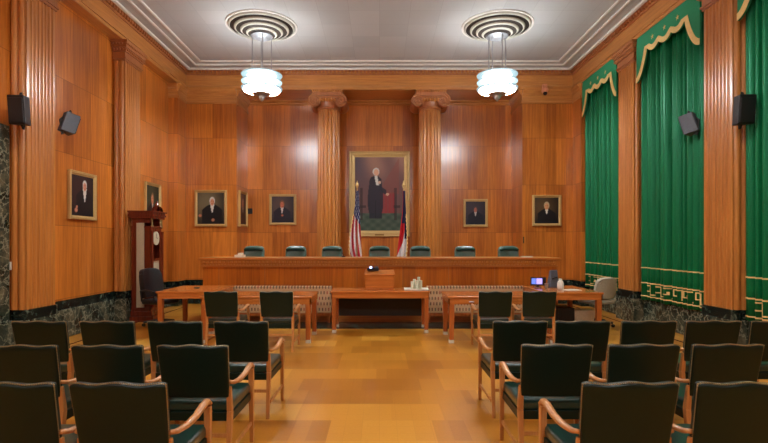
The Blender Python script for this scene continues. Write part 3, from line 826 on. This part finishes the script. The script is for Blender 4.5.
for px, lb in ((22, 'green armchair cut by the left edge in the second audience row'), (108, 'green armchair in the middle of the second audience row, left side'), (194, 'green armchair on the aisle in the second audience row, left side')): add(px, 3.43, lb)
for px, lb in ((7, 'nearest green armchair in the bottom left corner, cut by the edge'), (120, 'nearest green armchair left of the aisle in the front foreground')): add(px, 2.51, lb)
for px, lb in ((520, 'green armchair on the aisle in the third audience row, right side'), (583, 'green armchair second from the aisle in the third audience row, right side'), (649, 'green armchair third from the aisle in the third row, right side'),
               (713, 'green armchair fourth from the aisle in the third row, right side'), (777, 'green armchair in the third row cut by the right edge')): add(px, 4.5, lb)
for px, lb in ((557, 'green armchair on the aisle in the second audience row, right side'), (644, 'green armchair in the middle of the second audience row, right side'), (727, 'green armchair farthest right in the second audience row')): add(px, 3.46, lb)
for px, lb in ((628.5, 'nearest green armchair right of the aisle in the foreground'), (744, 'nearest green armchair in the bottom right corner, cut by the edge')): add(px, 2.52, lb)
for px, lb in ((221, 'green armchair at the left end of the left counsel table'), (276, 'green armchair at the aisle end of the left counsel table'),
               (496, 'green armchair at the aisle end of the right counsel table'), (540, 'green armchair at the right end of the right counsel table')): add(px, 7.24, lb, G2)
proto = None
for i, (x, y, lb, g) in enumerate(chairs):
    rz = random.uniform(-.02, .02)
    if g == G2 and x > 0: rz = -.03
    if proto is None: proto = armchair(lb, (x, y, 0), rz, g)
    else:
        o = dup(proto, (x, y, 0), rz, lb); o['group'] = g

# ------------------------------------------------------------------ tables
def table(name, label, x0, x1, y0, y1, H=.75, lw=.055, apron=.13, modesty=None, drawers=()):
    r = thing(name, label, 'table', ((x0+x1)/2, (y0+y1)/2, 0), 0)
    a, b_ = (x1-x0)/2, (y1-y0)/2
    bm = B(); box(bm, -a, a, -b_, b_, H-.035, H); obj('tabletop', bm, M['table'], r, bevel=.006)
    bm = B(); t_ = .02; i = .015
    box(bm, -a+i, a-i, -b_+i, -b_+i+t_, H-apron, H-.035); box(bm, -a+i, a-i, b_-i-t_, b_-i, H-apron, H-.035)
    box(bm, -a+i, -a+i+t_, -b_+i, b_-i, H-apron, H-.035); box(bm, a-i-t_, a-i, -b_+i, b_-i, H-apron, H-.035); ap = obj('apron', bm, M['table'], r)
    for sx in (-1, 1):
        for sy in (-1, 1):
            bm = B(); cx, cy = sx*(a-.02-lw), sy*(b_-.02-lw); taper(bm, cx, cy, .05, H-.05, lw*.8, lw*.8, lw, lw)
            l = obj('leg', bm, M['leg'], r, bevel=.005)
            bm = B(); taper(bm, cx, cy, 0, .055, lw*.92, lw*.92, lw*.88, lw*.88); obj('foot_cap', bm, M['sabot'], l, bevel=.005)
    if modesty:
        bm = B(); box(bm, -a+.1, a-.1, b_-.075, b_-.045, modesty, H-apron+.01); obj('modesty_panel', bm, M['dark'], r)
    for (dx, dw) in drawers:
        bm = B(); box(bm, dx-dw/2, dx+dw/2, -b_+.004, -b_+.02, H-apron+.012, H-.045); d = obj('drawer', bm, M['table'], r, bevel=.003)
        bm = B(); tube(bm, [(dx-.04, -b_-.012, H-.085), (dx+.04, -b_-.012, H-.085)], .008, 8); obj('handle', bm, M['steel'], d)
    return r
table('centre_table', 'wooden table in the middle in front of the judges bench, holding the lectern box', X(330.5, 8.82), X(430, 8.82), 8.80, 9.50, .755, lw=.042, modesty=.22)
table('counsel_table', 'long wooden counsel table left of the aisle with two armchairs', -2.90, -1.09, 7.88, 8.75, .76, lw=.045, drawers=((-.5, .4), (.15, .4)))
table('counsel_table', 'long wooden counsel table right of the aisle with two armchairs', 1.10, 2.86, 7.88, 8.75, .76, lw=.045, drawers=((-.5, .4), (.45, .4)))
table('clerk_desk', 'wooden side desk by the black office chair at the left', -3.95, -2.92, 8.64, 9.86, .765, lw=.045)
table('clerk_desk', 'wooden side desk by the beige office chair at the right, holding bottle and screen', 2.88, 3.87, 8.45, 9.86, .765, lw=.045)

# patterned low screens beside the centre table
def screen(x0, x1, label):
    r = thing('upholstered_screen', label, 'screen', ((x0+x1)/2, 9.945, .001), 0, 'low patterned fabric screens')
    a = (x1-x0)/2
    bm = B(); box(bm, -a, a, -.06, .06, .2, .75); obj('fabric_panel', bm, M['brocade'], r, bevel=.02)
    bm = B(); box(bm, -a, a, -.05, .05, .14, .205); obj('rail', bm, M['leg'], r, bevel=.004)
    for s in (-1, 1):
        bm = B(); box(bm, s*(a-.05)-.03, s*(a-.05)+.03, -.04, .04, .006, .15); obj('leg', bm, M['leg'], r)
screen(-3.25, -.97, 'low patterned fabric screen behind the left counsel table')
screen(.95, 3.1, 'low patterned fabric screen behind the right counsel table')

# lectern box and projector
lec = thing('table_lectern', 'small wooden sloped lectern box on the centre table', 'lectern', (X(379.5, 9.1), 9.05, .755))
bm = B(); w_ = .27
v = [bm.verts.new(p) for p in ((-w_,0,0),(w_,0,0),(w_,.36,0),(-w_,.36,0),(-w_,0,.265),(w_,0,.265),(w_,.36,.33),(-w_,.36,.33))]
for f in ((3,2,1,0),(4,5,6,7),(0,1,5,4),(1,2,6,5),(2,3,7,6),(3,0,4,7)): bm.faces.new([v[i] for i in f])
obj('box', bm, M['table'], lec, bevel=.006)
bm = B(); box(bm, -w_+.01, w_-.01, -.006, .34, .0, .03); obj('base', bm, M['leg'], lec)
bm = B(); v = [bm.verts.new(p) for p in ((-w_-.01,-.01,.262),(w_+.01,-.01,.262),(w_+.01,.37,.332),(-w_-.01,.37,.332),(-w_-.01,-.01,.282),(w_+.01,-.01,.282),(w_+.01,.37,.352),(-w_-.01,.37,.352))]
for f in ((3,2,1,0),(4,5,6,7),(0,1,5,4),(1,2,6,5),(2,3,7,6),(3,0,4,7)): bm.faces.new([v[i] for i in f])
obj('sloped_top', bm, M['table'], lec, bevel=.004)
pj = thing('projector', 'small dark projector with a bright bluish lens on the lectern', 'projector', (X(373, 9.3), 9.3, 1.096))
bm = B(); box(bm, -.11, .11, -.06, .06, 0, .055); obj('body', bm, M['black'], pj, bevel=.01)
bm = B(); lathe(bm, [(.03, -.05), (.03, 0)], c=(-.04, -.06, .065), n=20, axis='y'); obj('lens_barrel', bm, M['grey'], pj)
bm = B(); lathe(bm, [(.021, -.004), (.021, .0)], c=(-.04, -.112, .065), n=20, axis='y'); obj('lens', bm, M['led'], pj)
bm = B(); box(bm, .04, .1, -.05, .03, .055, .08); obj('knob_block', bm, M['grey'], pj, bevel=.006)

# cup stacks on tray
tr = thing('tray', 'pale tray under the paper cup stacks on the centre table', 'tray', (X(416, 9.15), 9.12, .755))
bm = B(); box(bm, -.22, .22, -.12, .14, 0, .012); obj('base', bm, M['white'], tr, bevel=.004)
bm = B(); box(bm, -.22, .22, -.12, -.11, .012, .025); box(bm, -.22, .22, .13, .14, .012, .025); box(bm, -.22, -.21, -.11, .13, .012, .025); box(bm, .21, .22, -.11, .13, .012, .025); obj('rim', bm, M['white'], tr)
for i, (dx, dy, h, lb) in enumerate(((-.075, -.03, .14, 'leftmost short stack of paper cups on the tray'), (-.03, .03, .18, 'second stack of paper cups from the left on the tray'), (.012, -.04, .16, 'middle stack of paper cups at the front of the tray'),
                                   (.05, .02, .20, 'tallest stack of paper cups on the tray'), (.085, -.03, .155, 'rightmost stack of paper cups on the tray'))):
    prof = []; z = 0
    while z < h: prof += [(.024, z), (.029, z+.016), (.026, z+.018)]; z += .02
    bm = B(); lathe(bm, prof, n=16)
    o = obj('cup_stack', bm, M['cup']); o.location = (X(416, 9.15)+dx, 9.12+dy, .767); tag(o, lb, 'cups', 'stacks of paper cups')

# things on the right desk
mo = thing('monitor', 'small dark monitor with a lit purple screen on the right desk', 'monitor', (X(537, 9.55), 9.5, .765), -.1)
bm = B(); box(bm, -.14, .15, -.012, .012, .03, .19); obj('housing', bm, M['black'], mo, bevel=.006)
bm = B(); box(bm, -.03, .08, -.015, -.011, .06, .17); obj('screen', bm, M['screen'], mo)
bm = B(); box(bm, -.12, -.04, -.015, -.011, .06, .17); obj('screen', bm, M['screenblue'], mo)
bm = B(); box(bm, -.06, .06, -.04, .05, 0, .012); box(bm, -.02, .02, 0, .02, .01, .05); obj('stand', bm, M['black'], mo)
ph = thing('desk_device', 'grey upright desk telephone unit on the right desk', 'telephone', (X(553.5, 9.45), 9.42, .765), .15)
bm = B(); v = [bm.verts.new(p) for p in ((-.11,-.06,0),(.07,-.06,0),(.07,.1,0),(-.11,.1,0),(-.055,.03,.33),(.09,.03,.33),(.09,.08,.33),(-.055,.08,.33))]
for f in ((3,2,1,0),(4,5,6,7),(0,1,5,4),(1,2,6,5),(2,3,7,6),(3,0,4,7)): bm.faces.new([v[i] for i in f])
obj('body', bm, M['grey'], ph, bevel=.012)
bm = B(); tube(bm, [(-.06, -.06, .17), (-.02, -.05, .19), (.03, -.045, .2)], .014, 8); obj('handset', bm, M['black'], ph)
cu = B(); lathe(cu, [(.028, 0), (.036, .09), (.034, .09)], n=20); o = obj('paper_cup', cu, M['steel']); o.location = (X(546.5, 9.3), 9.3, .765); tag(o, 'small pale cup between the monitor and telephone on the right desk', 'cup')
ju = thing('bottle', 'squat white bottle at the front of the right desk', 'bottle', (X(560.5, 8.95), 8.95, .765))
bm = B(); lathe(bm, [(.05, 0), (.058, .02), (.058, .12), (.045, .155), (.028, .175)], n=28); obj('body', bm, M['white'], ju, smooth=True)
bm = B(); lathe(bm, [(.03, .17), (.03, .2), (.026, .205)], n=24); obj('cap', bm, M['cup'], ju)
bm = B(); box(bm, -.15, .15, -.11, .11, 0, .006); o = obj('paper_sheet', bm, M['white']); o.location = (X(570, 8.9)+.02, 8.9, .766); o.rotation_euler = (0, 0, .3); tag(o, 'white papers lying beside the white bottle on the right desk', 'paper')
bm = B(); tube(bm, [(-.08, .06, .007), (.08, -.06, .007)], .007, 6); o = obj('pen', bm, M['mahogany']); o.location = (2.99, 9.1, .765); tag(o, 'dark pen lying on the right desk before the monitor', 'pen')
bm = B(); box(bm, -.05, .05, -.03, .03, 0, .02); o = obj('stapler', bm, M['black'], bevel=.008); o.location = (X(197, 9.3), 9.3, .766); tag(o, 'small black stapler on the left side desk', 'stapler')
# under right desk
bk = thing('waste_basket', 'pale square waste basket under the right desk', 'basket', (X(583, 9.05), 9.1, 0))
bm = B(); taper(bm, 0, 0, 0, .37, .15, .1, .2, .13); obj('basket_body', bm, M['wicker'], bk, bevel=.01)
bm = B(); box(bm, -.21, .21, -.14, .14, .36, .385); obj('rim', bm, M['wicker'], bk, bevel=.006)
dk = thing('computer_case', 'black box standing under the right desk beside the basket', 'computer', (X(564, 9.05), 9.1, 0))
bm = B(); box(bm, -.14, .14, -.2, .22, .01, .44); obj('case', bm, M['dark'], dk, bevel=.008)
bm = B(); box(bm, -.12, .12, -.206, -.199, .3, .4); obj('front_panel', bm, M['black'], dk)
bm = B(); box(bm, -.13, .13, -.18, .2, 0, .012); obj('feet', bm, M['black'], dk)

# ------------------------------------------------------------------ office chairs
def office_chair(label, loc, rz, mat, top, wide, name='office_chair'):
    r = thing(name, label, 'office chair', loc, rz)
    def bk_(u, v):
        a = (u-.5)*2; ww = wide*(1-.22*abs(v-.45)**2*2)
        z = .56+v*(top-.56)-(.05*abs(a)**4 if v > .8 else 0)
        return (a*ww, -.2-.10*v+.05*a*a, z)
    bm = B(); grid(bm, bk_, 10, 10); b = obj('backrest', bm, mat, r, smooth=True, solid=.09, bevel=.03, segs=3)
    bm = B(); box(bm, -.25, .25, -.22, .27, .44, .54); obj('seat', bm, mat, r, bevel=.04, segs=3)
    for s in (-1, 1):
        bm = B(); tube(bm, [(s*.24, -.2, .5), (s*.30, -.16, .7), (s*.30, .0, .72), (s*.29, .16, .7), (s*.26, .14, .5)], .02, 8); obj('armrest', bm, M['black'] if mat is not M['beige_fabric'] else mat, r)
    bm = B(); lathe(bm, [(.028, .1), (.028, .3), (.04, .3), (.04, .45)], n=16); obj('gas_column', bm, M['steel'], r)
    bm = B()
    for k in range(5):
        a = 2*PI*k/5+.3; tube(bm, [(0, 0, .13), (.29*math.cos(a), .29*math.sin(a), .08)], .022, 8)
    sb = obj('star_base', bm, M['black'], r)
    for k in range(5):
        a = 2*PI*k/5+.3
        bm = B(); lathe(bm, [(.028, -.02), (.03, 0), (.028, .02)], c=(.29*math.cos(a), .29*math.sin(a), .03), n=14, axis='y'); obj('caster', bm, M['black'], sb)
office_chair('black leather office chair beside the tall clock', (-4.29, 9.56, 0), -PI*.63, M['black_leather'], 1.12, .25)
office_chair('beige fabric office chair beside the right desk', (4.25, 9.58, 0), .35, M['beige_fabric'], .96, .24)

# ------------------------------------------------------------------ tall clock (front faces +x)
ck = thing('grandfather_clock', 'tall dark mahogany grandfather clock against the left wall', 'clock', (-5.11, 10.28, 0))
# local: x 0..0.44 depth, y -.25...25
bm = B(); box(bm, 0, .48, -.28, .28, 0, .12); box(bm, .01, .45, -.26, .26, .12, .22); obj('base', bm, M['mahogany'], ck, bevel=.01)
bm = B()
for (a, b_, z0, z1) in ((.03, .09, .22, 1.9), (.36, .42, .22, 1.9)):
    for s in (-1, 1):
        y_ = s*.215; box(bm, a, b_, min(y_, y_+s*.03), max(y_, y_+s*.03), z0, z1)
box(bm, .02, .43, -.24, .24, .22, .3); box(bm, .02, .43, -.24, .24, 1.86, 1.95); box(bm, .02, .05, -.23, .23, .22, 1.9)
box(bm, .03, .16, -.235, -.215, .3, 1.87); box(bm, .28, .42, -.235, -.215, .3, 1.87)
box(bm, .03, .42, .215, .235, .3, 1.87)
obj('case', bm, M['mahogany'], ck, bevel=.004)
bm = B(); box(bm, .14, .29, -.262, -.236, .30, 2.03); obj('side_glass', bm, M['clockglass'], ck)
bm = B(); box(bm, .41, .435, -.2, -.14, .3, 1.87); box(bm, .41, .435, .14, .2, .3, 1.87); box(bm, .41, .435, -.14, .14, .3, .36); box(bm, .41, .435, -.14, .14, 1.25, 1.3)
dr = obj('door', bm, M['mahogany'], ck)
bm = B(); box(bm, .415, .42, -.14, .14, .36, 1.25); obj('door_glass', bm, M['clockglass'], dr)
bm = B(); ball(bm, (.445, -.17, .9), .014); obj('door_knob', bm, M['brass'], dr)
for s in (-1, 1):
    bm = B(); lathe(bm, [(.03, .3), (.024, .34), (.02, 1.0), (.024, 1.8), (.03, 1.86)], c=(.45, s*.235, 0), n=16); obj('corner_column', bm, M['mahogany'], ck)
    bm = B(); lathe(bm, [(.026, 1.95), (.026, 1.99)], c=(.44, s*.22, 0), n=12); lathe(bm, [(.018, 1.99), (.018, 2.1), (.026, 2.12)], c=(.44, s*.22, 0), n=12); obj('hood_capital', bm, M['brass'], ck)
bm = B(); box(bm, .02, .44, -.25, .25, 1.93, 1.97); box(bm, .03, .12, -.22, .22, 1.97, 2.12); box(bm, .03, .41, -.225, -.2, 2.03, 2.12); box(bm, .03, .41, .2, .225, 1.97, 2.12)
box(bm, -.0, .48, -.29, .29, 2.12, 2.17); box(bm, -.015, .5, -.31, .31, 2.17, 2.21); box(bm, -.01, .49, -.3, .3, 2.21, 2.25); box(bm, -.02, .52, -.32, .32, 2.25, 2.28)
obj('hood', bm, M['mahogany'], ck, bevel=.005)
bm = B(); lathe(bm, [(.145, 0), (.145, .012)], c=(.415, 0, 1.72), n=36, axis='x'); di = obj('dial', bm, M['dial'], ck)
bm = B(); box(bm, .43, .434, -.005, .005, 1.72, 1.82); box(bm, .43, .434, 0, .07, 1.715, 1.725); obj('hands', bm, M['black'], di)
bm = B()
for j in range(13):
    a = PI*j/12; box(bm, .40, .5, .13*math.cos(a)-.03, .13*math.cos(a)+.03, 2.28, 2.285+.1*math.sin(a))
lathe(bm, [(.03, 2.36), (.045, 2.41), (.02, 2.46), (.004, 2.5)], c=(.44, 0, 0), n=14); obj('crest', bm, M['mahogany'], ck)

# ------------------------------------------------------------------ speakers
def speaker(loc, rz, tiltx, mat, label, W=.23, H=.40, bdir=(0, .12, 0)):
    r = thing('wall_speaker', label, 'speaker', loc, rz, 'wall mounted speakers'); r.rotation_euler = (tiltx, 0, rz)
    bm = B(); v = [bm.verts.new(p) for p in ((-W/2,-.1,-H/2),(W/2,-.1,-H/2),(W*.3,.1,-H/2),(-W*.3,.1,-H/2),(-W/2,-.1,H/2),(W/2,-.1,H/2),(W*.3,.1,H/2),(-W*.3,.1,H/2))]
    for f in ((3,2,1,0),(4,5,6,7),(0,1,5,4),(1,2,6,5),(2,3,7,6),(3,0,4,7)): bm.faces.new([v[i] for i in f])
    obj('cabinet', bm, mat, r, bevel=.012)
    bm = B(); box(bm, -W*.44, W*.44, -.115, -.098, -H*.45, H*.40); obj('grille', bm, M['black'], r, bevel=.01)
    bm = B(); tube(bm, [(0, 0, H/2-.01), (0, .03, H/2+.05), bdir], .018, 8); tube(bm, [(0, 0, -H/2+.01), (0, .03, -H/2-.05), bdir], .018, 8); obj('bracket', bm, M['black'], r)
speaker((X(18.5, 6.85)+.01, 6.88, Z(110, 6.85)), .04, .1, M['black'], 'black wall speaker on the near side of the left edge pilaster')
speaker((X(743, 6.85), 6.86, Z(110, 6.85)), -.04, .1, M['black'], 'black wall speaker on the near side of the right pilaster')
speaker((-5.14, 8.1, Z(123.5, 8.1)), PI*.80, .3, M['grey'], 'grey tilted wall speaker on the far side of the left edge pilaster', bdir=(0, .13, 0), W=.24, H=.33)
speaker((5.14, 8.1, Z(124, 8.1)), -PI*.80, .3, M['grey'], 'grey tilted wall speaker in front of the middle green curtain', bdir=(0, .13, 0), W=.24, H=.33)

# ------------------------------------------------------------------ small wall items
sm = thing('security_camera', 'small peach coloured dome camera high on the right back frieze', 'camera', (X(545, 13.0), YB-.02, Z(90, 13.0)))
bm = B(); lathe(bm, [(.09, 0), (.09, -.1), (.05, -.16), (.01, -.17)], n=20, axis='y'); box(bm, -.06, .06, -.1, 0, .05, .16); obj('housing', bm, M['peach'], sm, bevel=.01)
bm = B(); ball(bm, (0, -.09, -.09), .055, 14, 10); obj('dome', bm, M['glassdark'], sm, smooth=True)
bm = B(); box(bm, -.07, .07, -.035, 0, -.08, .08); o = obj('thermostat', bm, M['dark'], bevel=.01); o.location = (X(249.5, 14.1), YN-.002, Z(211, 14.1)); tag(o, 'small dark wall control beside the edge on portrait in the recess', 'thermostat')
bm = B(); box(bm, -.02, .02, -.015, 0, -.06, .06); o = obj('light_switch', bm, M['white'], bevel=.004); o.location = (-5.37, 7.13, Z(266, 7.1)); tag(o, 'small white switch plate low on the left edge pilaster', 'switch')
bm = B(); box(bm, -.012, .012, -.015, 0, -.09, .09); o = obj('door_pull', bm, M['black']); o.location = (X(521, 13.05), YB+.0, Z(240, 13.05)); o.location.x = XNI+.03; tag(o, 'slim black vertical pull on the wall edge right of the bench', 'handle')
bm = B(); box(bm, -.1, .1, -.07, .07, 0, .05); box(bm, -.03, .06, -.05, .05, .05, .09); o = obj('document_box', bm, M['white'], bevel=.004); o.location = (X(240, 10.5), 10.5, 1.318); tag(o, 'pale document box at the left end of the judges bench', 'box')
bm = B(); box(bm, -.11, .11, -.08, .08, 0, .02); o = obj('paper_stack', bm, M['white']); o.location = (X(526, 10.5), 10.45, 1.318); tag(o, 'short stack of white papers at the right end of the judges bench', 'papers')
mi = thing('microphone', 'small black microphone on the judges bench beside the left flag', 'microphone', (X(343.5, 10.5), 10.5, 1.318))
bm = B(); lathe(bm, [(.04, 0), (.04, .015), (.01, .02)], n=16); obj('base', bm, M['black'], mi)
bm = B(); tube(bm, [(0, 0, .015), (.0, .01, .06), (-.03, .03, .085)], .005, 6); ball(bm, (-.035, .033, .088), .014); obj('gooseneck', bm, M['black'], mi)
